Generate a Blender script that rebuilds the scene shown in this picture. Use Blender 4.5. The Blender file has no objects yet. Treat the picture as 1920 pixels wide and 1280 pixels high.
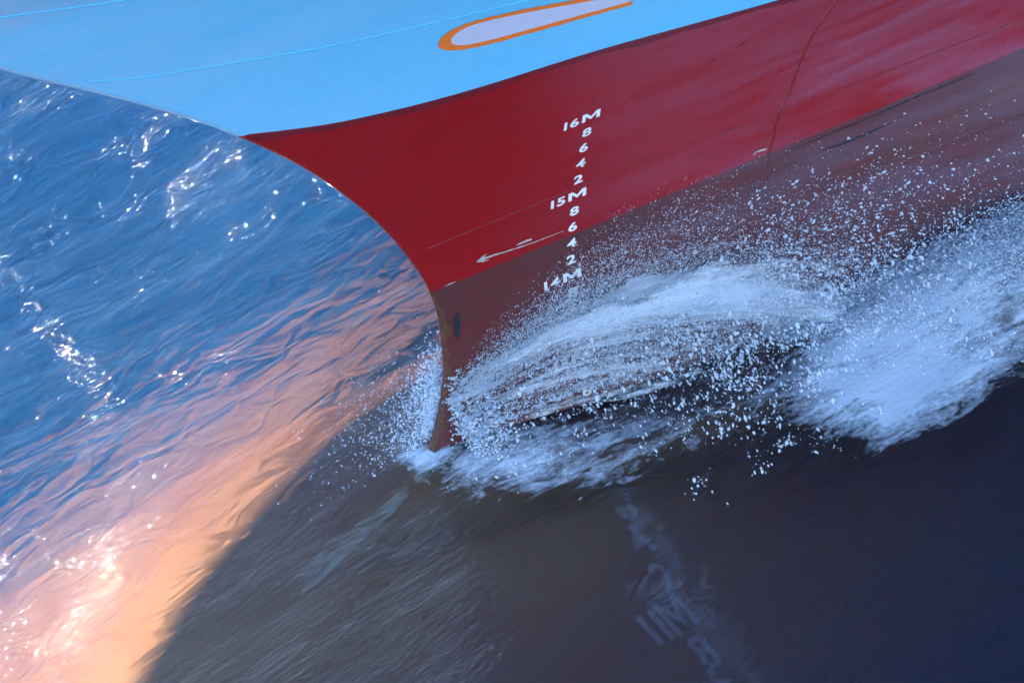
import bpy, bmesh, math
import numpy as np
from mathutils import Matrix, Vector

scene = bpy.context.scene
COL = scene.collection
rad = math.radians
rng = np.random.default_rng(11)

# ------------------------------------------------------------------ camera
cd = bpy.data.cameras.new('camera'); cam = bpy.data.objects.new('camera', cd); COL.objects.link(cam)
_R = (0.683567, -0.727264, -0.061827); _U = (0.482795, 0.387002, 0.785582); _F = (0.547398, 0.566847, -0.615661)
_C = (-32.528232, -34.796188, 38.497282)
m = Matrix.Identity(4)
for i in range(3):
    m[i][0] = _R[i]; m[i][1] = _U[i]; m[i][2] = -_F[i]; m[i][3] = _C[i]
cam.matrix_world = m
cd.sensor_width = 36.0; cd.lens = 36.0 * 11421.16 / 1920.0
cd.clip_start = 0.5; cd.clip_end = 9000.0
scene.camera = cam

# ------------------------------------------------------------------ sky, sun, exposure
SUN_EL = 59.5
SUN_H = Vector((0.44, 0.898, 0.0)).normalized()          # towards the sun: starboard, a little aft
sun_dir = Vector((SUN_H.x * math.cos(rad(SUN_EL)), SUN_H.y * math.cos(rad(SUN_EL)), math.sin(rad(SUN_EL))))
world = bpy.data.worlds.new('World'); scene.world = world; world.use_nodes = True
wn = world.node_tree; wn.nodes.clear()
sky = wn.nodes.new('ShaderNodeTexSky'); sky.sky_type = 'NISHITA'; sky.sun_disc = False
sky.sun_elevation = rad(SUN_EL); sky.sun_rotation = math.atan2(SUN_H.x, SUN_H.y)
sky.altitude = 0; sky.air_density = 1.0; sky.dust_density = 0.0; sky.ozone_density = 2.0
bg = wn.nodes.new('ShaderNodeBackground'); bg.inputs['Strength'].default_value = 0.15
wo = wn.nodes.new('ShaderNodeOutputWorld')
wn.links.new(sky.outputs[0], bg.inputs[0]); wn.links.new(bg.outputs[0], wo.inputs[0])
sl = bpy.data.lights.new('sun', 'SUN'); sl.energy = 5.0; sl.angle = rad(0.9); sl.color = (1.0, 0.90, 0.76)
so = bpy.data.objects.new('sun', sl); COL.objects.link(so)
so.rotation_euler = sun_dir.to_track_quat('Z', 'Y').to_euler(); so.location = (10, 30, 60)
vs = scene.view_settings
vs.view_transform = 'Standard'; vs.look = 'None'; vs.exposure = 2.2; vs.gamma = 1.0; vs.use_curve_mapping = False
scene.render.engine = 'CYCLES'
cy = scene.cycles
cy.max_bounces = 10; cy.diffuse_bounces = 3; cy.glossy_bounces = 3; cy.transmission_bounces = 4
cy.volume_bounces = 1; cy.transparent_max_bounces = 24
cy.caustics_reflective = False; cy.caustics_refractive = True; cy.blur_glossy = 1.0
cy.use_denoising = True; cy.use_adaptive_sampling = True; cy.adaptive_threshold = 0.02; cy.sample_clamp_indirect = 6.0

# ------------------------------------------------------------------ node helpers
class NT:
    def __init__(s, name):
        s.mat = bpy.data.materials.new(name); s.mat.use_nodes = True
        s.t = s.mat.node_tree; s.t.nodes.clear()
        s.out = s.n('ShaderNodeOutputMaterial')
    def n(s, typ, **kw):
        nd = s.t.nodes.new(typ)
        for k, v in kw.items():
            if k.startswith('i_'):
                key = k[2:]; key = int(key) if key.isdigit() else key.replace('_', ' ')
                nd.inputs[key].default_value = v
            else: setattr(nd, k, v)
        return nd
    def l(s, a, b): s.t.links.new(a, b)
    def mapping(s, scale=(1, 1, 1), rot=(0, 0, 0), src=None):
        if src is None: src = s.n('ShaderNodeTexCoord').outputs['Object']
        mp = s.n('ShaderNodeMapping'); mp.inputs['Scale'].default_value = scale; mp.inputs['Rotation'].default_value = rot
        s.l(src, mp.inputs[0]); return mp.outputs[0]
    def noise(s, vec, scale, detail=4, rough=0.55, dist=0.0):
        nd = s.n('ShaderNodeTexNoise'); nd.inputs['Scale'].default_value = scale; nd.inputs['Detail'].default_value = detail
        nd.inputs['Roughness'].default_value = rough; nd.inputs['Distortion'].default_value = dist
        if vec is not None: s.l(vec, nd.inputs['Vector'])
        return nd.outputs[0]
    def ramp(s, fac, stops):
        r = s.n('ShaderNodeValToRGB'); e = r.color_ramp.elements
        while len(e) < len(stops): e.new(0.5)
        for k, (p, c) in zip(e, stops):
            k.position = p; k.color = (c, c, c, 1) if not hasattr(c, '__len__') else (*c, 1)
        s.l(fac, r.inputs[0]); return r.outputs[0]
    def math(s, op, a, b=None, clamp=False):
        nd = s.n('ShaderNodeMath', operation=op, use_clamp=clamp)
        for k, v in enumerate((a, b)):
            if v is None: continue
            if isinstance(v, (int, float)): nd.inputs[k].default_value = v
            else: s.l(v, nd.inputs[k])
        return nd.outputs[0]
    def mix(s, fac, a, b):
        nd = s.n('ShaderNodeMix', data_type='RGBA')
        for sock, v in ((nd.inputs[0], fac), (nd.inputs[6], a), (nd.inputs[7], b)):
            if isinstance(v, (int, float)): sock.default_value = v
            elif isinstance(v, tuple): sock.default_value = (*v, 1)
            else: s.l(v, sock)
        return nd.outputs[2]
    def bump(s, h, strength, dist, normal=None):
        b = s.n('ShaderNodeBump'); b.inputs['Strength'].default_value = strength; b.inputs['Distance'].default_value = dist
        s.l(h, b.inputs['Height'])
        if normal is not None: s.l(normal, b.inputs['Normal'])
        return b.outputs[0]

def paint(name, base, var, rough=0.35, worn=None, worn_amt=0.0, spec=0.5, streak=True, chalk=None, sky_salt_x=(.6, 5.5), sky_salt_amt=.62):
    """ship paint: uneven roller coats, run-off streaks down the plate, plate unevenness"""
    t = NT(name)
    co = t.n('ShaderNodeTexCoord').outputs['Object']
    big = t.noise(t.mapping((0.35, 0.35, 0.9), src=co), 1.3, 5, 0.6)
    fine = t.noise(t.mapping((1.2, 1.2, 3.0), src=co), 9.0, 6, 0.65)
    run = t.noise(t.mapping((7, 7, 0.5), src=co), 2.2, 5, 0.6)
    c = t.mix(t.ramp(big, [(0.32, 0.0), (0.68, 1.0)]), base, var)
    c = t.mix(t.math('MULTIPLY', t.ramp(fine, [(0.48, 0.0), (0.8, 1.0)]), 0.35), c, tuple(x * 1.25 for x in base))
    if streak:
        c = t.mix(t.math('MULTIPLY', t.ramp(run, [(0.5, 0.0), (0.85, 1.0)]), 0.30), c, tuple(x * 0.7 for x in base))
    if worn is not None:
        w = t.noise(t.mapping((1.0, 1.0, 3.5), src=co), 2.6, 9, 0.68)
        c = t.mix(t.math('MULTIPLY', t.ramp(w, [(0.5, 0.0), (0.62, 1.0)]), worn_amt), c, worn)
    if chalk is not None:                               # sky reflection painted into the colour, with dried salt film, in long wipes
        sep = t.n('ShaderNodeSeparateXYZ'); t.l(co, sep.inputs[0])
        far = t.n('ShaderNodeMapRange'); t.l(sep.outputs[0], far.inputs[0]); far.inputs[1].default_value = sky_salt_x[0]; far.inputs[2].default_value = sky_salt_x[1]
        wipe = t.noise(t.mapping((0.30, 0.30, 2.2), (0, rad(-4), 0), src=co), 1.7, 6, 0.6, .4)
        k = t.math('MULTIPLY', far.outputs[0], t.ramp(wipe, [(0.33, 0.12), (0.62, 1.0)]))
        c = t.mix(t.math('MULTIPLY', k, sky_salt_amt), c, chalk)
    p = t.n('ShaderNodeBsdfPrincipled')
    t.l(c, p.inputs['Base Color'])
    rr = t.math('ADD', t.math('MULTIPLY', big, 0.25), rough - 0.12)
    t.l(rr, p.inputs['Roughness']); p.inputs['Specular IOR Level'].default_value = spec
    plate = t.noise(t.mapping((0.5, 0.5, 1.3), src=co), 1.6, 3, 0.5)
    n1 = t.bump(plate, 0.35, 0.03); n2 = t.bump(fine, 0.12, 0.006, n1)
    t.l(n2, p.inputs['Normal'])
    t.l(p.outputs[0], t.out.inputs['Surface'])
    return t.mat

def simple(name, col, rough=0.5, var=0.25, scale=25):
    t = NT(name)
    co = t.n('ShaderNodeTexCoord').outputs['Object']
    n = t.noise(co, scale, 5, 0.6)
    c = t.mix(t.ramp(n, [(0.3, 0.0), (0.7, 1.0)]), tuple(x * (1 - var) for x in col), col)
    p = t.n('ShaderNodeBsdfPrincipled'); t.l(c, p.inputs['Base Color']); p.inputs['Roughness'].default_value = rough
    t.l(p.outputs[0], t.out.inputs['Surface']); return t.mat

M_BLUE = paint('blue_topside_paint', (0.13, 0.55, 0.88), (0.18, 0.56, 0.86), 0.38, chalk=(.40, .56, .84), sky_salt_x=(0.5, -4.5), sky_salt_amt=.45)
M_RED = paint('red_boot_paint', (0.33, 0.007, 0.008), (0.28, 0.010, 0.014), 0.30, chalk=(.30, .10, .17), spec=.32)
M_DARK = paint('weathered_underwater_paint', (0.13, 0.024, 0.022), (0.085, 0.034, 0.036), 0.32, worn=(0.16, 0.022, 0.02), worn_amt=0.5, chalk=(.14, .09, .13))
M_BULB = paint('bulb_antifouling', (0.43, 0.245, 0.085), (0.33, 0.145, 0.06), 0.6, streak=False)
M_WHITE = simple('white_mark_paint', (0.86, 0.86, 0.86), 0.5, 0.1)
M_ORANGE = simple('orange_outline_paint', (1.0, 0.20, 0.02), 0.7, 0.12, 9)
M_LILAC = simple('pale_fill_paint', (0.62, 0.62, 0.80), 0.45, 0.06, 6)
M_WELDR = simple('weld_red', (0.24, 0.008, 0.012), 0.4, 0.3)
M_WELDB = simple('weld_blue', (0.10, 0.52, 0.82), 0.4, 0.15)
M_WELDD = simple('weld_brown', (0.10, 0.035, 0.03), 0.5, 0.4)
M_BARE = simple('bare_metal_scrape', (0.62, 0.62, 0.58), 0.5, 0.5, 60)
M_BLACK = simple('dark_rub_mark', (0.018, 0.018, 0.03), 0.5, 0.5, 40)
M_RUST = simple('rusty_stem_steel', (0.15, 0.055, 0.028), 0.7, 0.75, 24)
M_PALE = simple('pale_worn_edge', (0.66, 0.62, 0.46), 0.6, 0.4, 12)
M_EDGE = simple('dark_red_edge_band', (0.20, 0.014, 0.024), 0.35, 0.3, 14)

# ------------------------------------------------------------------ mesh helpers
def mesh_obj(name, verts, faces, mat, parent=None, smooth=True):
    me = bpy.data.meshes.new(name)
    verts = np.asarray(verts, dtype=np.float32); faces = np.asarray(faces, dtype=np.int32)
    k = faces.shape[1]
    me.vertices.add(len(verts)); me.vertices.foreach_set('co', verts.ravel())
    me.loops.add(faces.size); me.loops.foreach_set('vertex_index', faces.ravel())
    me.polygons.add(len(faces)); me.polygons.foreach_set('loop_start', np.arange(0, faces.size, k, dtype=np.int32))
    if smooth: me.polygons.foreach_set('use_smooth', np.ones(len(faces), dtype=bool))
    me.update(calc_edges=True); me.validate()
    me.materials.append(mat)
    o = bpy.data.objects.new(name, me); COL.objects.link(o)
    if parent is not None: o.parent = parent
    return o

def grid_faces(nu, nv, off=0, flip=False):
    a = np.arange(nu * nv).reshape(nu, nv) + off
    f = np.stack([a[:-1, :-1], a[1:, :-1], a[1:, 1:], a[:-1, 1:]], -1).reshape(-1, 4)
    return f[:, ::-1] if flip else f

def cubic(xk, yk, x):
    """smooth (monotone-limited) Hermite interpolation"""
    xk = np.asarray(xk, float); yk = np.asarray(yk, float); h = np.diff(xk); dl = np.diff(yk) / h
    mm = np.zeros_like(yk); mm[0] = dl[0]; mm[-1] = dl[-1]
    for i in range(1, len(xk) - 1):
        if dl[i - 1] * dl[i] > 0:
            w1 = 2 * h[i] + h[i - 1]; w2 = h[i] + 2 * h[i - 1]
            mm[i] = (w1 + w2) / (w1 / dl[i - 1] + w2 / dl[i])
    x = np.clip(np.asarray(x, float), xk[0], xk[-1])
    i = np.clip(np.searchsorted(xk, x) - 1, 0, len(h) - 1)
    t = (x - xk[i]) / h[i]
    return ((2*t**3 - 3*t**2 + 1) * yk[i] + (t**3 - 2*t**2 + t) * h[i] * mm[i]
            + (-2*t**3 + 3*t**2) * yk[i+1] + (t**3 - t**2) * h[i] * mm[i+1])

# ------------------------------------------------------------------ hull shape (x aft, y starboard, z up from the sea)
SZ = [-14, -6, -3, -1.2, -.62, -.50, -.38, -.27, -.16, 0, .27, .65, 1.03, 1.5, 2.0, 2.49, 3.07, 3.72, 4.43, 5.19, 5.85, 6.51, 7.47, 9, 12, 14.]
SX = [-2.3, -2.3, -2.3, -2.3, -2.3, -2.1, -1.5, -.95, -.55, -.27, -.10, .05, .11, .10, 0, -.21, -.53, -.97, -1.54, -2.27, -2.98, -3.77, -4.95, -6.6, -8.8, -9.8]
TZ = [-14, -3, -1, 0, 1.3, 2, 3, 4.3, 6, 8, 12, 14.]; TT = [.30, .34, .33, .325, .31, .287, .275, .285, .33, .40, .62, .72]
CZ = [-14, 2, 4, 6, 8, 10, 14.]; CC = [.035, .035, .045, .07, .13, .9, 3.0]
def stem_x(z): return cubic(SZ, SX, z)
def halfb(x, z):
    x = np.asarray(x, float); z = np.asarray(z, float)
    d = np.maximum(x - stem_x(z), 0); t = cubic(TZ, TT, z); c = cubic(CZ, CC, z)
    q = np.minimum(d / c, 1)
    return 16 * np.tanh((t * d + c * np.sqrt(np.maximum(1 - (1 - q)**2, 0))) / 16)
def zblue(x): return cubic([-6, -2.25, -2.0, -1.2, .06, 1.6, 2.57, 3.6, 8, 70], [5.24, 5.22, 5.136, 4.87, 4.606, 4.418, 4.26, 4.09, 3.5, 3.3], x)
def onhull(x, z, lift=0.004):
    """points on the port side, lifted along the surface normal"""
    x = np.asarray(x, float); z = np.asarray(z, float); e = 0.01
    y = halfb(x, z)
    nx = (halfb(x + e, z) - halfb(x - e, z)) / (2*e); nz = (halfb(x, z + e) - halfb(x, z - e)) / (2*e)
    L = np.sqrt(nx**2 + 1 + nz**2)
    return np.stack([x - lift * nx / L, -(y + lift / L), z - lift * nz / L], -1)

ship = bpy.data.objects.new('cargo_ship', None); COL.objects.link(ship)
ship['label'] = 'cargo ship bow, light blue above dark red, with white draft marks, cutting the sea'
ship['category'] = 'ship'

q = np.concatenate([[0, .002, .006, .012, .02, .03, .045, .07, .1], np.linspace(.15, 11, 90), np.linspace(12, 70, 30)])
def hull_band(name, zlo, zhi, n, mat):
    """one painted band of the shell, both sides, between two height curves of x"""
    v = np.linspace(0, 1, n)
    P = []
    for side in (-1, 1):
        X = np.zeros((len(q), n)); Z = np.zeros((len(q), n))
        for j, vv in enumerate(v):
            z = np.full(len(q), 2.0)
            x = q + 0.0
            for _ in range(25):                        # z of the band line depends on x, x on z (stem)
                x = stem_x(z) + q
                z = 0.5 * z + 0.5 * (zlo(x) * (1 - vv) + zhi(x) * vv)
            X[:, j] = stem_x(z) + q; Z[:, j] = z
        Y = halfb(X, Z) * side
        P.append(np.stack([X, Y, Z], -1).reshape(-1, 3))
    f = np.concatenate([grid_faces(len(q), n, 0, False), grid_faces(len(q), n, len(q) * n, True)])
    return mesh_obj(name, np.concatenate(P), f, mat, ship)
wl = lambda x: np.interp(x, [-3, .2, 1.2, 6], [-.10, -.10, -.42, -.5])
cst = lambda k: (lambda x: np.full_like(np.asarray(x, float), k))
hull_band('lower_hull', wl, cst(2.0), 60, M_DARK)
hull_band('underwater_hull', cst(-13.0), wl, 110, M_BULB)
o = hull_band('boot_topping', cst(2.0), zblue, 50, M_RED); o['label'] = 'dark red painted band between blue topside and brown lower hull'
hull_band('topside', zblue, cst(13.0), 100, M_BLUE)
# deck closing the shell above the frame
zd = 13.0; xx = stem_x(np.array([zd]))[0] + q; yy = halfb(xx, np.full_like(xx, zd))
dv = np.concatenate([np.stack([xx, -yy, np.full_like(xx, zd - .01)], -1), np.stack([xx, yy, np.full_like(xx, zd - .01)], -1)])
n = len(xx); mesh_obj('deck', dv, np.array([[i, i + 1, n + i + 1, n + i] for i in range(n - 1)]), M_BLUE, ship)

# bulbous bow under the surface
BA, BB, PW = 6.8, 7.0, .75
def bulb_sec(x):
    k = np.clip((x + 10.5) / 7.0, 0, 1); s = np.sqrt(np.maximum(1 - (1 - k)**2, 0))
    top = cubic([-10.5, -6, -4, -2, 0, 3, 8], [-5.5, -1.3, -.70, -.50, -.50, -.9, -2.2], x)
    return BA * s, top
def bulb_y(x, z):
    a, top = bulb_sec(x)
    u = np.clip((top - z) / BB, 0, 1); return a * np.maximum(1 - (1 - u)**2, 0)**PW
BX = np.concatenate([[-10.499], -10.5 + 10.5 * np.linspace(0.06, 1, 60)**1.5, np.linspace(.2, 9, 40)])
th = np.linspace(-math.pi, math.pi, 161)
V = np.zeros((len(BX), len(th), 3))
for i, x in enumerate(BX):
    a, top = bulb_sec(x); k = a / BA
    V[i, :, 0] = x; V[i, :, 1] = a * np.sign(np.sin(th)) * np.abs(np.sin(th))**(2 * PW); V[i, :, 2] = top - BB * k + BB * k * np.cos(th)
o = mesh_obj('bulbous_bow', V.reshape(-1, 3), grid_faces(len(BX), len(th)), M_BULB, ship)
o['label'] = 'rounded bulb of the bow seen pale orange through the water'

# stem bar: worn rusty strip along the leading edge near the waterline
zs = np.linspace(-.03, 1.97, 90)
wid = 0.038 + 0.03 * np.sin(zs * 7.3) * np.sin(zs * 3.1) + .02 * np.sin(zs * 23)
rows = []
for k in np.linspace(0, 1, 7):
    xk = stem_x(zs) + np.maximum(wid, .02) * k
    rows.append(onhull(xk + .0005, zs, .005))
mesh_obj('stem_bar', np.stack(rows, 1).reshape(-1, 3), grid_faces(len(zs), 7, 0, True), M_RUST, ship)

zs = np.linspace(-.50, -.02, 70)
rows = [onhull(stem_x(zs) + (.10 + .02 * np.sin(zs * 40)) * k + .0005, zs, .006) for k in np.linspace(0, 1, 6)]
o = mesh_obj('stem_edge', np.stack(rows, 1).reshape(-1, 3), grid_faces(len(zs), 6, 0, True), M_PALE, ship); o['label'] = 'pale worn edge of the stem under water'

# band of darker overlap along the blue edge
xe = np.linspace(-2.2, 9, 260)
lo = zblue(xe) - .075 - .02 * np.sin(xe * 5.1) * np.sin(xe * 2.3) - .012 * rng.random(len(xe))
R_ = [onhull(xe, zblue(xe) * (1 - k) + lo * k, .003) for k in np.linspace(0, 1, 4)]
mesh_obj('overlap_band', np.stack(R_, 1).reshape(-1, 3), grid_faces(len(xe), 4), M_EDGE, ship)

def bead(name, pts, r, mat, n=160, jitter=.35):
    """weld bead lying on the shell; pts in (x, z)"""
    pts = np.asarray(pts, float)
    s = np.concatenate([[0], np.cumsum(np.hypot(*np.diff(pts, axis=0).T))])
    u = np.linspace(0, s[-1], n); X = cubic(s, pts[:, 0], u); Z = cubic(s, pts[:, 1], u)
    c = onhull(X, Z, 0.0); nrm = onhull(X, Z, 1.0) - c
    tg = np.gradient(c, axis=0); tg /= np.linalg.norm(tg, axis=1)[:, None]
    bt = np.cross(tg, nrm)
    rr = r * (1 + jitter * rng.normal(0, .5, n).clip(-1, 1))
    a = np.linspace(0, 2 * math.pi, 8, endpoint=True)
    V = c[:, None] + rr[:, None, None] * (np.cos(a)[None, :, None] * bt[:, None] + .8 * np.sin(a)[None, :, None] * nrm[:, None])
    return mesh_obj(name, V.reshape(-1, 3), grid_faces(n, 8), mat, ship)
bead('weld_seam', [(4.43, 3.708), (4.23, 3.388), (4.104, 3.014), (4.0, 2.647), (3.9, 2.47), (3.836, 2.17), (3.79, 2.01)], .016, M_WELDR)
bead('weld_seam', [(3.79, 1.99), (3.765, 1.8), (3.74, 1.6)], .010, M_WELDD, 60)
bead('weld_seam', [(-.07, 2.60), (.56, 2.60), (1.57, 2.585), (2.3, 2.57), (3.9, 2.47), (5.38, 2.42), (6.78, 2.37), (9, 2.3)], .009, M_WELDR, 300)
bead('weld_seam', [(3.9, 1.21), (5.05, 1.25), (5.92, 1.265), (6.64, 1.27), (9, 1.28)], .009, M_WELDD, 200)
bead('weld_seam', [(-4.1, 6.92), (-3.67, 6.74), (-2.84, 6.48), (-1.49, 6.1), (-.58, 5.9), (.57, 5.67), (2.5, 5.35)], .010, M_WELDB, 300, .15)
bead('weld_seam', [(-5.5, 8.52), (-5.25, 8.44), (-4.6, 8.22), (-3.93, 8.02), (-2, 7.5)], .013, M_WELDB, 200, .15)

# painted marks ------------------------------------------------------------
def text_verts(s, size, wide):
    cu = bpy.data.curves.new('t', 'FONT'); cu.body = s; cu.size = size / 0.73; cu.align_x = 'LEFT'
    cu.offset = size * .045; cu.resolution_u = 4; cu.space_character = 1.2
    ob = bpy.data.objects.new('t', cu); COL.objects.link(ob)
    dg = bpy.context.evaluated_depsgraph_get(); me = bpy.data.meshes.new_from_object(ob.evaluated_get(dg))
    bm = bmesh.new(); bm.from_mesh(me)
    bmesh.ops.remove_doubles(bm, verts=bm.verts, dist=1e-5); bmesh.ops.triangulate(bm, faces=bm.faces)
    v = np.array([(p.co.x * wide, p.co.y) for p in bm.verts]); f = np.array([[p.index for p in t.verts] for t in bm.faces])
    bm.free(); bpy.data.objects.remove(ob); bpy.data.curves.remove(cu); bpy.data.meshes.remove(me)
    return v, f
def put_mark(v, f, x0, z0, surf, label=None):
    Z = z0 + v[:, 1] + rng.normal(0, .0012, len(v))
    o = mesh_obj('draft_mark', surf(x0 + v[:, 0], Z), f, M_WHITE, ship, smooth=False)
    o['label'] = 'white draft mark ' + label
    return o
MV = np.array([(0, 0), (.2, 0), (.2, .62), (0, 1), (.24, 1), (.5, .48), (.5, .1), (.76, 1), (.8, .62), (.8, 0), (1, 0), (1, 1)], float)
MF = np.array([(0, 1, 2), (0, 2, 3), (3, 2, 4), (4, 2, 6), (4, 6, 5), (5, 6, 8), (5, 8, 7), (7, 8, 11), (8, 9, 10), (8, 10, 11)])
GLYPH = {}
def glyph(ch, size=.105):
    if ch == 'M': return MV * np.array([.20, size]) - np.array([0, size / 2]), MF, .20
    if ch not in GLYPH:
        v, f = text_verts(ch, size, 1.4)
        v[:, 0] -= v[:, 0].min(); v[:, 1] -= size / 2
        GLYPH[ch] = (v, f, v[:, 0].max())
    return GLYPH[ch]
def draft_mark(s_, x0, z0, surf, right=False):
    if not right:
        v, f, w = glyph(s_); put_mark(v, f, x0 - w / 2, z0, surf, s_); return
    x = x0
    for ch in s_[::-1]:
        v, f, w = glyph(ch); x -= w
        put_mark(v, f, x, z0, surf, ch + ' of ' + s_); x -= .035
def bulb_top(X, Y):
    a, top = bulb_sec(X); return top - BB * (1 - np.sqrt(np.maximum(1 - (np.abs(Y) / a)**(1 / PW), 0)))
for d in np.arange(16.0, 12.05, -.2):
    d = round(float(d), 1); z = d - 12.5
    xc = float(np.interp(z, [-2.1, -.9, -.3, .1, 1.5, 2.1, 3.5], [1.05, 1.22, 1.45, 1.50, 1.515, 1.56, 1.67]))
    if abs(d - round(d)) < .01: draft_mark('%dM' % round(d), xc + .11, z, onhull, right=True)
    else: draft_mark(str(int(round((d - int(d)) * 10))), xc, z, onhull)
# the scale goes on under water, over the shoulder of the bulb
for s_, x_, y_, k in (('M', 1.62, -.58, 1.4), ('8', 1.43, -.89, 2.0), ('6', 1.27, -1.22, 2.1), ('4', 1.11, -1.58, 2.2), ('2', 1.0, -2.0, 2.2), ('1', .40, -2.33, 2.4), ('1', .55, -2.35, 2.4), ('M', .78, -2.36, 2.6), ('8', .73, -2.76, 2.4), ('6', .63, -3.05, 2.4), ('4', .57, -3.42, 2.4)):
    v, f, w = glyph(s_)
    X = x_ + (v[:, 0] - w / 2) * (2.3 if s_ != 'M' else 1.7); Y = y_ + v[:, 1] * k * 1.35
    o = mesh_obj('draft_mark', np.stack([X, Y, bulb_top(X, Y) + .02], -1), f, M_WHITE, ship, smooth=False)
    o['label'] = 'white draft mark seen through the water'

# long pale mark with an orange outline on the topside
def xz(pts): return np.asarray(pts, float)
def loopcurve(top, bot, n=60):
    t_, b_ = xz(top), xz(bot)
    def rs(p):
        s = np.concatenate([[0], np.cumsum(np.hypot(*np.diff(p, axis=0).T))]); u = s[-1] * np.linspace(0, 1, n)**1.6
        return np.stack([np.interp(u, s, p[:, 0]), np.interp(u, s, p[:, 1])], -1)
    return rs(t_), rs(b_)
ot, ob_ = loopcurve([(-.335, 5.52), (-.325, 5.585), (-.28, 5.64), (-.21, 5.665), (-.12, 5.672), (.03, 5.662), (.2, 5.632), (.614, 5.533), (1.133, 5.38), (1.60, 5.235)],
                    [(-.335, 5.52), (-.315, 5.45), (-.25, 5.385), (-.13, 5.31), (.03, 5.249), (.326, 5.179), (.733, 5.113), (1.321, 5.023), (1.87, 4.932)])
it, ib = loopcurve([(-.20, 5.50), (-.185, 5.55), (-.13, 5.595), (-.05, 5.612), (.05, 5.605), (.2, 5.577), (.614, 5.475), (1.133, 5.322), (1.58, 5.19)],
                   [(-.20, 5.50), (-.18, 5.44), (-.11, 5.375), (.0, 5.325), (.13, 5.285), (.36, 5.238), (.733, 5.178), (1.321, 5.083), (1.84, 4.995)])
jag = lambda a: a + np.concatenate([np.zeros((2, 2)), rng.normal(0, .004, (len(a) - 2, 2))])
ot2, ob2 = jag(ot), jag(ob_)
def strip(name, A, B, mat, rows=5, lift=.006):
    R_ = [onhull(A[:, 0] * (1 - k) + B[:, 0] * k, A[:, 1] * (1 - k) + B[:, 1] * k, lift) for k in np.linspace(0, 1, rows)]
    o = mesh_obj(name, np.stack(R_, 1).reshape(-1, 3), grid_faces(len(A), rows), mat, ship); return o
ring_o = np.concatenate([ot2[::-1], ob2[1:]]); ring_i = np.concatenate([it[::-1], ib[1:]])
o = strip('painted_outline', ring_o, ring_i, M_ORANGE, 4); o['label'] = 'orange outline of the long pale mark'
o = strip('painted_fill', it, ib, M_LILAC, 16); o['label'] = 'pale lilac long mark with rounded end'

# scrapes and rub marks
def blotch(name, pts, widths, mat, lift=.005, n=60, rough=.5):
    pts = xz(pts); s = np.linspace(0, 1, len(pts)); u = np.linspace(0, 1, n)
    X = np.interp(u, s, pts[:, 0]); Z = np.interp(u, s, pts[:, 1]); w = np.interp(u, s, widths)
    w1 = w * (1 + rough * rng.normal(0, .6, n)).clip(.08, 2); w2 = w * (1 + rough * rng.normal(0, .6, n)).clip(.08, 2)
    t = np.stack([np.gradient(X), np.gradient(Z)], -1); t /= np.linalg.norm(t, axis=1)[:, None]
    A = np.stack([X - t[:, 1] * w1, Z + t[:, 0] * w1], -1); B = np.stack([X + t[:, 1] * w2, Z - t[:, 0] * w2], -1)
    return strip(name, A, B, mat, 3, lift)
blotch('paint_scrape', [(.484, 2.16), (.55, 2.163), (.614, 2.16), (.881, 2.127), (1.119, 2.105)], [.002, .020, .009, .007, .004], M_BARE, rough=.8)
blotch('paint_scrape', [(.50, 2.163), (.56, 2.195), (.60, 2.205)], [.006, .008, .003], M_BARE)
blotch('paint_scrape', [(.50, 2.155), (.57, 2.13), (.63, 2.118)], [.006, .008, .003], M_BARE)
blotch('paint_scrape', [(.93, 2.16), (1.0, 2.165), (1.10, 2.16)], [.004, .012, .010], M_BARE)
blotch('paint_scrape', [(1.12, 2.103), (1.3, 2.10), (1.47, 2.095)], [.005, .004, .003], M_BARE, rough=.9)
blotch('paint_scrape', [(3.62, 2.085), (3.70, 2.082), (3.76, 2.07)], [.004, .011, .012], M_BARE)
blotch('paint_scrape', [(.14, 2.012), (.2, 2.014), (.26, 2.012)], [.002, .007, .002], M_BARE)
blotch('rub_mark', [(.262, 1.61), (.26, 1.55), (.258, 1.46), (.25, 1.36), (.247, 1.30)], [.012, .036, .034, .030, .012], M_BLACK, rough=.35)
blotch('rub_mark', [(4.404, 1.775), (4.6, 1.76), (4.742, 1.752), (5.0, 1.76), (5.189, 1.77)], [.004, .016, .012, .010, .003], M_BLACK, rough=.7)
blotch('rub_mark', [(4.0, 1.94), (4.8, 1.93), (5.6, 1.95), (6.2, 1.94)], [.002, .006, .010, .004], M_BLACK, rough=.9)
for x_, z_, l_ in ((3.0, 3.55, .05), (3.3, 3.62, .05), (-1.2, 4.55, .03)):
    blotch('rub_mark', [(x_, z_), (x_ + l_, z_ + .02), (x_ + 2 * l_, z_ + .02)], [.004, .014, .004], M_EDGE)

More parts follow.
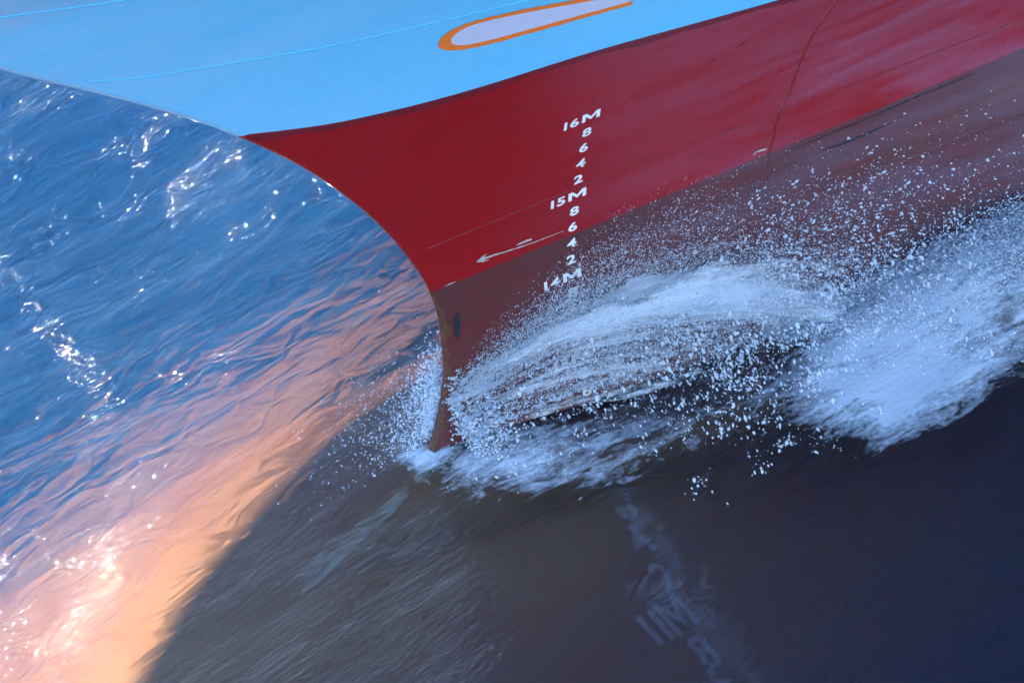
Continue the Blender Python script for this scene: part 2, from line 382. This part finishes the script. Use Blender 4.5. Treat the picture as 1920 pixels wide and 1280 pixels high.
# ------------------------------------------------------------------ sea
_ph = rng.random((60, 4))
def waves(x, y):
    h = np.zeros_like(x)
    for i in range(34):
        lam = 0.35 * 1.14**i if i < 26 else 4 + (i - 26) * 2.5
        a = rad(-12) + math.pi / 2 + (_ph[i, 0] - .5) * 2.1           # crests mostly along the ship's course
        k = 2 * math.pi / lam
        h += (0.0065 * lam**.9 / 2.4) * np.sin(k * (x * math.cos(a) + y * math.sin(a)) + 6.283 * _ph[i, 1])
    h = h * np.exp(-(np.hypot(x, y) / 900)**2)
    yb = np.abs(y)
    w = halfb(x, np.zeros_like(x)); out = np.maximum(yb - w, 0)
    # bow wave: piled at the stem, hollow alongside, breaking crest further aft
    h += .05 * np.exp(-((x + .15)**2 + (yb * 1.1)**2) / .35)
    h += -.07 * np.exp(-((x - 2.2) / 1.3)**2 - (out / 1.1)**2)
    h += .36 * np.exp(-((x - 5.9 + .35 * out) / 1.6)**2 - ((out - .55) / .9)**2) * (y < 0)
    h += .035 * np.exp(-((x + 1.0 - .33 * (y - 4.4)) / .22)**2 - ((y - 4.4) / 1.7)**2)   # small crest ahead to starboard
    return h
def graded(lo, hi, step, far, n):
    a = np.arange(lo, hi + step / 2, step); g = np.geomspace(step * 2, far, n)
    return np.concatenate([(lo - g)[::-1], a, hi + g])
gx = graded(-8, 11, .055, 2600, 46); gy = graded(-9, 12, .055, 2600, 46)
GX, GY = np.meshgrid(gx, gy, indexing='ij'); H = waves(GX, GY)
nx_, ny_ = len(gx), len(gy)
top = np.stack([GX, GY, H], -1).reshape(-1, 3)
DEEP = -28.0
per = np.concatenate([np.arange(nx_) * ny_, (nx_ - 1) * ny_ + np.arange(1, ny_), (np.arange(nx_ - 2, -1, -1)) * ny_ + ny_ - 1, np.arange(ny_ - 2, 0, -1)])
low = top[per].copy(); low[:, 2] = DEEP
me_f = grid_faces(nx_, ny_)
N0 = len(top); L = len(per)
side = np.array([[per[i], N0 + i, N0 + (i + 1) % L, per[(i + 1) % L]] for i in range(L)])[:, ::-1]
cen = np.array([[0, 0, DEEP]]); bot = np.array([[N0 + i, N0 + (i + 1) % L, N0 + L, N0 + L] for i in range(L)])

t = NT('sea_water')
co = t.n('ShaderNodeTexCoord').outputs['Object']
st1 = t.noise(t.mapping((1.0, 3.2, 1), (0, 0, rad(12)), co), 1.6, 2, .5)
st2 = t.noise(t.mapping((1.0, 4.5, 1), (0, 0, rad(12)), co), 5.0, 2, .5, .2)
st3 = t.noise(t.mapping((1.0, 2.1, 1), (0, 0, rad(2)), co), 16.0, 1, .5)
patch = t.ramp(t.noise(t.mapping((1, 1.6, 1), (0, 0, rad(40)), co), .9, 3, .55), [(.36, .40), (.64, 1.0)])
n1 = t.bump(st1, 1.0, .024); n2 = t.bump(st2, 1.0, .007, n1); n3 = t.bump(t.math('MULTIPLY', st3, patch), 1.0, .0185, n2)
fr = t.n('ShaderNodeFresnel'); fr.inputs['IOR'].default_value = 1.28; t.l(n2, fr.inputs['Normal'])
gl = t.n('ShaderNodeBsdfGlossy'); gl.inputs['Roughness'].default_value = .035; t.l(n3, gl.inputs['Normal'])
# what is under the surface is seen bent and blurred by the moving ripples, and in part straight through
rw = t.noise(t.mapping((1.0, 2.2, 1), (0, 0, rad(20)), co), 1.5, 2, .5, .8)
rn = t.bump(st2, 1.0, .007, t.bump(rw, 1.0, .19))
rf = t.n('ShaderNodeBsdfRefraction'); rf.inputs['IOR'].default_value = 1.2; rf.inputs['Roughness'].default_value = .44; t.l(rn, rf.inputs['Normal'])
tr = t.n('ShaderNodeBsdfTransparent')
ms = t.n('ShaderNodeMixShader'); ms.inputs[0].default_value = .60; t.l(tr.outputs[0], ms.inputs[1]); t.l(rf.outputs[0], ms.inputs[2])
mx = t.n('ShaderNodeMixShader'); t.l(fr.outputs[0], mx.inputs[0]); t.l(ms.outputs[0], mx.inputs[1]); t.l(gl.outputs[0], mx.inputs[2])
t.l(mx.outputs[0], t.out.inputs['Surface'])
vsn = t.n('ShaderNodeVolumeScatter'); vsn.inputs['Color'].default_value = (.03, .34, 1.0, 1); vsn.inputs['Density'].default_value = .15; vsn.inputs['Anisotropy'].default_value = .2
vab = t.n('ShaderNodeVolumeAbsorption'); vab.inputs['Color'].default_value = (.46, .42, .66, 1); vab.inputs['Density'].default_value = .34
ad = t.n('ShaderNodeAddShader'); t.l(vsn.outputs[0], ad.inputs[0]); t.l(vab.outputs[0], ad.inputs[1]); t.l(ad.outputs[0], t.out.inputs['Volume'])
M_SEA = t.mat

me = bpy.data.meshes.new('water')
verts = np.concatenate([top, low, cen]).astype(np.float32)
tri = bot[:, :3][:, ::-1]
quads = np.concatenate([me_f, side])
lo_ = np.concatenate([quads.ravel(), tri.ravel()]).astype(np.int32)
ls = np.concatenate([np.arange(len(quads)) * 4, len(quads) * 4 + np.arange(len(tri)) * 3]).astype(np.int32)
me.vertices.add(len(verts)); me.vertices.foreach_set('co', verts.ravel())
me.loops.add(len(lo_)); me.loops.foreach_set('vertex_index', lo_)
me.polygons.add(len(ls)); me.polygons.foreach_set('loop_start', ls)
me.polygons.foreach_set('use_smooth', np.concatenate([np.ones(len(me_f), bool), np.zeros(len(side) + len(tri), bool)]))
me.update(calc_edges=True); me.validate(); me.materials.append(M_SEA)
sea = bpy.data.objects.new('water', me); COL.objects.link(sea)
sea['kind'] = 'structure'; sea['label'] = 'blue sea around the bow, dark in the shadow of the hull'
# SPRAY_START
# ------------------------------------------------------------------ foam and spray
def foam_mat(name, col=(.78, .85, .95)):
    t = NT(name)
    d = t.n('ShaderNodeBsdfDiffuse'); d.inputs[0].default_value = (*col, 1)
    tl = t.n('ShaderNodeBsdfTranslucent'); tl.inputs[0].default_value = (*col, 1)
    mx = t.n('ShaderNodeMixShader'); mx.inputs[0].default_value = .35
    t.l(d.outputs[0], mx.inputs[1]); t.l(tl.outputs[0], mx.inputs[2]); t.l(mx.outputs[0], t.out.inputs['Surface'])
    return t.mat
M_FOAM = foam_mat('white_spray')

OCT_V = np.array([(1, 0, 0), (-1, 0, 0), (0, 1, 0), (0, -1, 0), (0, 0, 1), (0, 0, -1)], float)
OCT_F = np.array([(0, 2, 4), (2, 1, 4), (1, 3, 4), (3, 0, 4), (2, 0, 5), (1, 2, 5), (3, 1, 5), (0, 3, 5)])
def ico():
    bm = bmesh.new(); bmesh.ops.create_icosphere(bm, subdivisions=1, radius=1)
    v = np.array([tuple(p.co) for p in bm.verts]); f = np.array([[q_.index for q_ in p.verts] for p in bm.faces]); bm.free(); return v, f
ICO_V, ICO_F = ico()
def blobs(name, P, rad_, vel, label, cat, stretch=1.6, fancy=False, lump=0.0):
    """a cloud of drops as one mesh; every drop drawn out along its flight"""
    bv, bf = (ICO_V, ICO_F) if fancy else (OCT_V, OCT_F)
    n = len(P); w = vel / np.maximum(np.linalg.norm(vel, axis=1), 1e-6)[:, None]
    ref = rng.normal(size=(n, 3)); u = np.cross(w, ref); u /= np.linalg.norm(u, axis=1)[:, None]; v = np.cross(w, u)
    st = stretch * rng.uniform(.6, 1.4, n)
    rv = rad_[:, None] * np.ones(len(bv))
    if lump: rv = rv * (1 + lump * rng.normal(0, 1, (n, len(bv)))).clip(.3, 2)
    V = P[:, None] + rv[..., None] * (bv[None, :, 0, None] * u[:, None] + bv[None, :, 1, None] * v[:, None] + (bv[None, :, 2] * st[:, None])[..., None] * w[:, None])
    F = bf[None] + (np.arange(n) * len(bv))[:, None, None]
    o = mesh_obj(name, V.reshape(-1, 3), F.reshape(-1, 3), M_FOAM)
    o['kind'] = 'stuff'; o['label'] = label; o['category'] = cat
    return o

def flight(n_fil, per, x0, vx, vz, vy, tmax, side=-1, z0=.12, spread=.05, t0=.0, grow=.10, tlen=.13):
    """strands of water thrown off the stem: each strand one ballistic path with drops strewn along it"""
    m = n_fil
    X0 = rng.uniform(*x0, m); VX = rng.normal(*vx, m); VZ = vz(m); VY = vy(m, VZ); TA = rng.uniform(t0, tmax, m); TL = rng.exponential(tlen, m) + .03
    k = rng.integers(0, m, n_fil * per)
    t = (TA[k] + TL[k] * rng.normal(0, 1, len(k))).clip(0.01, 1.2)
    jit = rng.normal(0, 1, (len(k), 3)) * (spread * .3 + grow * t)[:, None] * np.array([1.3, .55, .6])
    x = X0[k] + VX[k] * t + jit[:, 0]
    z = (z0(VZ[k]) if callable(z0) else z0) + VZ[k] * t - 4.9 * t * t + jit[:, 2]
    out = .02 + np.maximum(VY[k] * t + np.abs(jit[:, 1]), 0)
    y = side * (halfb(x, np.maximum(z, -.3)) + out)
    vel = np.stack([VX[k] * .35 , side * VY[k], VZ[k] - 9.8 * t], -1)
    P = np.stack([x, y, z], -1)
    ok = (z > waves(x, y) - .02)
    return P[ok], vel[ok], t[ok]

def film_mat(name, sx, sy, hard=5.0, fine=16.0):
    """torn sheet of foam: strands along the flow (first texture axis), holes between them"""
    t = NT(name)
    uv = t.n('ShaderNodeUVMap', uv_map='flow').outputs[0]; co_ = t.n('ShaderNodeTexCoord').outputs['Object']
    cov = t.n('ShaderNodeAttribute', attribute_name='cover').outputs['Fac']
    a = t.noise(t.mapping((sx, sy, 1), src=uv), 1.0, 8, .62, .9)
    b = t.noise(t.mapping((sx * 3.1, sy * 1.7, 1), src=uv), 2.4, 5, .65, .2)
    c = t.noise(co_, fine, 5, .65)
    tot = t.math('ADD', t.math('ADD', t.math('MULTIPLY', a, .55), t.math('MULTIPLY', b, .25)), t.math('MULTIPLY', c, .20))
    h = t.math('SUBTRACT', tot, t.math('SUBTRACT', .98, cov))
    al = t.math('MULTIPLY', h, hard, True)
    d = t.n('ShaderNodeBsdfDiffuse'); d.inputs[0].default_value = (.78, .85, .95, 1)
    tl = t.n('ShaderNodeBsdfTranslucent'); tl.inputs[0].default_value = (.78, .85, .95, 1)
    nb = t.bump(tot, .8, .04); t.l(nb, d.inputs['Normal'])
    mx = t.n('ShaderNodeMixShader'); mx.inputs[0].default_value = .25; t.l(d.outputs[0], mx.inputs[1]); t.l(tl.outputs[0], mx.inputs[2])
    tp = t.n('ShaderNodeBsdfTransparent'); m2 = t.n('ShaderNodeMixShader')
    t.l(al, m2.inputs[0]); t.l(tp.outputs[0], m2.inputs[1]); t.l(mx.outputs[0], m2.inputs[2]); t.l(m2.outputs[0], t.out.inputs['Surface'])
    return t.mat
def film(name, P, cover, flow, mat, label, cat, keep=.03):
    """grid P[nu, nv, 3] with coverage and flow coordinates; empty cells dropped"""
    nu, nv = cover.shape
    F = grid_faces(nu, nv); F = F[cover.ravel()[F].max(1) > keep]
    used = np.unique(F); mp = np.full(nu * nv, -1); mp[used] = np.arange(len(used))
    o = mesh_obj(name, P.reshape(-1, 3)[used], mp[F], mat); me = o.data
    at = me.attributes.new('cover', 'FLOAT', 'POINT'); at.data.foreach_set('value', cover.ravel()[used].astype(np.float32))
    uvl = me.uv_layers.new(name='flow'); idx = np.zeros(len(me.loops), dtype=np.int32); me.loops.foreach_get('vertex_index', idx)
    uvl.data.foreach_set('uv', flow.reshape(-1, 2)[used][idx].astype(np.float32).ravel())
    o['kind'] = 'stuff'; o['label'] = label; o['category'] = cat
    return o
def sst(a, b, x): u = np.clip((x - a) / (b - a), 0, 1); return u * u * (3 - 2 * u)
def wob(x, y, f, seed):
    r = np.random.default_rng(seed); h = 0
    for i in range(7):
        a = r.uniform(0, 6.28); k = f * 1.5**i
        h = h + np.sin(k * (x * math.cos(a) + y * math.sin(a)) + r.uniform(0, 6.28)) / 1.45**i
    return h / 2.2

# torn sheets of the bow wave, thrown up from the stem and falling back further aft
M_SHEET = film_mat('foam_sheet', 5.5, 13.0, 5.0)
for k, (o0, o1, cm) in enumerate(((.02, .10, .63), (.03, .38, .60), (.05, .75, .50))):
    T, S = np.meshgrid(np.linspace(.0, 1.0, 160), np.linspace(0, 1, 60), indexing='ij')
    VZ = .7 + 2.6 * S
    X = .05 + .25 * (1 - S) + 5.9 * T + .16 * wob(T * 6, S * 3, 1.3, 5 + k) * sst(0, .15, T)
    Z = .06 + .80 * S + VZ * T - 4.9 * T**2 + .08 * wob(T * 7, S * 4, 1.5, 15 + k) * sst(0, .25, T)
    out = o0 + o1 * (T * 1.1 + .3 * S * T) + .05 * T * wob(T * 9, S * 5, 1.4, 25 + k)
    Y = -(halfb(X, np.maximum(Z, -.2)) + np.maximum(out, .012))
    cov = cm * (.76 + .28 * sst(.50, .74, S)) * (1 - .75 * sst(.80, 1.0, S + .10 * wob(T * 9, S * 2, 1.4, 45 + k))) * (.72 + .28 * sst(.03, .16, T)) * (1 - .4 * sst(.55, .92, T)) * sst(-.02, .05, T)
    cov = cov * sst(-.05, .06, Z) + .16 * wob(T * 7, S * 6, 1.2, 35 + k) * (cov > .05)
    film('bow_wave_sheet', np.stack([X, Y, Z], -1), np.maximum(cov, 0), np.stack([T + k, S], -1), M_SHEET,
         ['thin torn sheet of foam clinging to the red hull', 'white foam sheet arching beside the hull', 'outermost white foam sheet curling off the bow'][k], 'foam')

# foam lying on the sea
M_SURF = film_mat('sea_surface_foam', 2.0, 6.5, 4.5, 14)
fx = np.arange(-3.2, 10, .06); fy = np.arange(-6.8, 7.0, .06)
FX, FY = np.meshgrid(fx, fy, indexing='ij'); OUT = np.abs(FY) - halfb(FX, np.zeros_like(FX))
port = (FY < 0)
wash = sst(1.9, 4.2, FX + .55 * OUT - .6) * (1 - sst(1.5, 3.3, OUT + .15 * wob(FX, FY, 2.0, 3))) * .46 + .17 * sst(1.6, 3.2, FX + .3 * OUT - .6) * (1 - sst(2.2, 4.6, OUT)) * (OUT > 0) * .8 + .10 * sst(4.5, 7, FX) * (1 - sst(2, 3.4, OUT))
stem_p = .40 * np.exp(-((FX - .30) / 1.0)**2 - ((OUT - .45) / .85)**2)
veil = .42 * np.exp(-((FX - 1.6) / 2.4)**2 - ((OUT - 1.0) / 1.5)**2)
stem_s = .44 * np.exp(-((FX + .05) / 1.1)**2 - ((OUT - .35) / .6)**2)
line = .50 * np.exp(-((FX + 1.0 - .35 * (FY - 4.4) + .05 * np.sin(FY * 6)) / .13)**2) * sst(2.6, 3.3, FY) * (1 - sst(5.5, 6.2, FY)) * (.75 + .5 * np.sin(FY * 4.1 + .6))
near_foot = (FX < -.08) & (FY >= 0) & (FY < .55); port = port | near_foot
foot = .36 * np.exp(-((FX + .30) / .30)**2 - (FY / .22)**2)
COV = foot + np.where(port & ~near_foot, wash + stem_p + veil, stem_s) + np.where(port, 0, line)
COV = np.where(OUT > -.05, COV + .07 * wob(FX, FY, 2.6, 9) * (COV > .05), 0).clip(0, 1)
hz = waves(FX, FY) + .008 + .05 * np.maximum(wob(FX * 1.0, FY * 2, 2.2, 77), 0) * np.where(port, wash, 0).clip(0, 1)
for nm, msk, lb in (('sea_foam', port, 'streaky white foam washing over dark water beside the port hull'), ('sea_foam', ~port & (FY < 2.2), 'thin foam around the stem on the sunlit side')):
    film(nm, np.stack([FX, FY, hz], -1), np.where(msk, COV, 0), np.stack([FX * math.cos(.21) - FY * math.sin(.21), FX * math.sin(.21) + FY * math.cos(.21)], -1), M_SURF, lb, 'foam', .06)

tri_ = lambda a, b, c: (lambda m: rng.triangular(a, b, c, m))
# fine broken water riding on the sheets
P1, V1, _ = flight(430, 210, (.0, .5), (5.9, .5), tri_(.7, 2.7, 3.5), lambda m, vz: np.abs(rng.normal(.35, .4, m)), .74, grow=.030, spread=.035, tlen=.20, z0=lambda v: .04 + .31 * (v - .7))
P1b, V1b, _ = flight(520, 56, (.0, .6), (4.6, .9), tri_(2.2, 3.9, 5.9), lambda m, vz: np.abs(rng.normal(.25, .25, m)), .5, grow=.10, z0=.55)
P1 = np.concatenate([P1, P1b]); V1 = np.concatenate([V1, V1b])
blobs('bow_wave_spray', P1, rng.gamma(2.2, .0012, len(P1)).clip(.0012, .007), V1, 'dense white spray arching along the port side of the bow', 'spray')
# separate drops thrown higher and wider
P2, V2, _ = flight(480, 36, (.1, 2.6), (5.0, 1.2), tri_(2.5, 3.6, 6.2), lambda m, vz: np.abs(rng.normal(.6, .6, m)), .7, grow=.22)
blobs('flying_drops', P2, rng.gamma(1.2, .0027, len(P2)).clip(.0015, .018), V2, 'scattered water drops flying in front of the red hull', 'spray', 1.7, True, .12)
# heavy drops raining down outboard of the sheet
nc = 620
cx = rng.normal(3.0, 1.1, nc); co_ = np.abs(rng.normal(.1, .85, nc)) + .12; cz = rng.uniform(0, 1, nc)**1.2 * (1.0 - .2 * co_)
k = rng.choice(nc, 8500, p=(lambda w: w / w.sum())(rng.gamma(.8, 1, nc)))
tt = rng.normal(0, 1, len(k)); dirn = rng.normal(0, 1, (nc, 3)) * np.array([1.0, .6, 1.2])
xx = cx[k] + .10 * dirn[k, 0] * tt + rng.normal(0, .05, len(k)); ou = co_[k] + .07 * np.abs(dirn[k, 1] * tt) + np.abs(rng.normal(0, .05, len(k))); zz = cz[k] + .08 * dirn[k, 2] * tt + rng.normal(0, .04, len(k))
ok = zz > -.05; xx, ou, zz = xx[ok], ou[ok], zz[ok]
P3 = np.stack([xx, -(halfb(xx, zz) + ou), zz], -1); V3 = np.stack([rng.normal(.6, .4, len(xx)), rng.normal(-.5, .3, len(xx)), rng.normal(-3, .6, len(xx))], -1)
blobs('falling_drops', P3, rng.gamma(1.2, .0034, len(P3)).clip(.0016, .020), V3, 'heavy white drops raining onto the dark water', 'spray', 1.9, True, .25)
# splash clinging round the stem, both sides
n = 9000
zz = rng.beta(1.3, 2.2, n) * 1.25; ou = np.abs(rng.normal(0, .16, n)) * (1.15 - .4 * zz); xx = stem_x(zz) + rng.normal(.06, .13, n) - .25 * ou
P4 = np.stack([xx, (halfb(xx, zz) + ou + .01), zz], -1); V4 = rng.normal(0, 1, (n, 3)) + np.array([0, .3, 1.0])
sel = wob(zz * 6, ou * 9, 1.5, 61) > -.25
blobs('stem_splash', P4[sel], rng.gamma(1.5, .0023, sel.sum()).clip(.0013, .015), V4[sel], 'white splash hugging the far side of the stem', 'spray', 1.4, True, .2)
n = 6500
zz = rng.beta(1.2, 2.4, n) * .75 - .02; ou = np.abs(rng.normal(0, .22, n)); xx = .05 + np.abs(rng.normal(.1, .28, n))
P5 = np.stack([xx, -(halfb(xx, zz) + ou + .01), zz], -1); V5 = rng.normal(0, 1, (n, 3)) + np.array([1.0, -.5, .8])
sel = wob(xx * 5, zz * 7 + ou * 6, 1.5, 71) > -.1
blobs('stem_splash', P5[sel], rng.gamma(1.5, .0024, sel.sum()).clip(.0013, .016), V5[sel], 'white splash at the foot of the stem on the near side', 'spray', 1.4, True, .2)
# fine drops drifting ahead of the stem to starboard
n = 5000
r_ = np.abs(rng.normal(0, .8, n)); a_ = rng.uniform(rad(20), rad(175), n)
P6 = np.stack([.1 + r_ * np.cos(a_) * .9, .05 + r_ * np.sin(a_) * .8, rng.beta(1.1, 3, n) * .9 * np.exp(-r_ * .7) + .03], -1)
P6[:, 1] += halfb(P6[:, 0], P6[:, 2])
blobs('drifting_drops', P6, rng.gamma(2.2, .0018, n).clip(.002, .010), rng.normal(0, 1, (n, 3)) + np.array([1.2, .2, 0]), 'fine drops drifting over the water ahead of the stem', 'spray', 1.8)

# churned foam where the sheet falls back and breaks along the hull
n = 90000
xx = rng.uniform(3.4, 9.5, n); ou = np.abs(rng.normal(0, .9, n)) * sst(2.8, 5.5, xx); 
yy = -(halfb(xx, np.zeros(n)) + ou); hh = waves(xx, yy)
zz = hh + np.abs(rng.normal(0, .10, n)) * np.maximum(.15, 1 + 1.2 * wob(xx * 1.2, ou * 2.4, 1.8, 91)) * (1.3 - .35 * ou).clip(.2, 2)
sel = wob(xx * 1.4, ou * 3.2, 2.0, 93) > rng.uniform(-.7, .5, n)
P7 = np.stack([xx, yy, zz], -1)[sel]
blobs('breaking_foam', P7, rng.gamma(2.0, .0024, len(P7)).clip(.0015, .014), rng.normal(0, .5, (len(P7), 3)) + np.array([1.5, -.4, 0]), 'churned white foam breaking along the hull further aft', 'foam', 1.8)
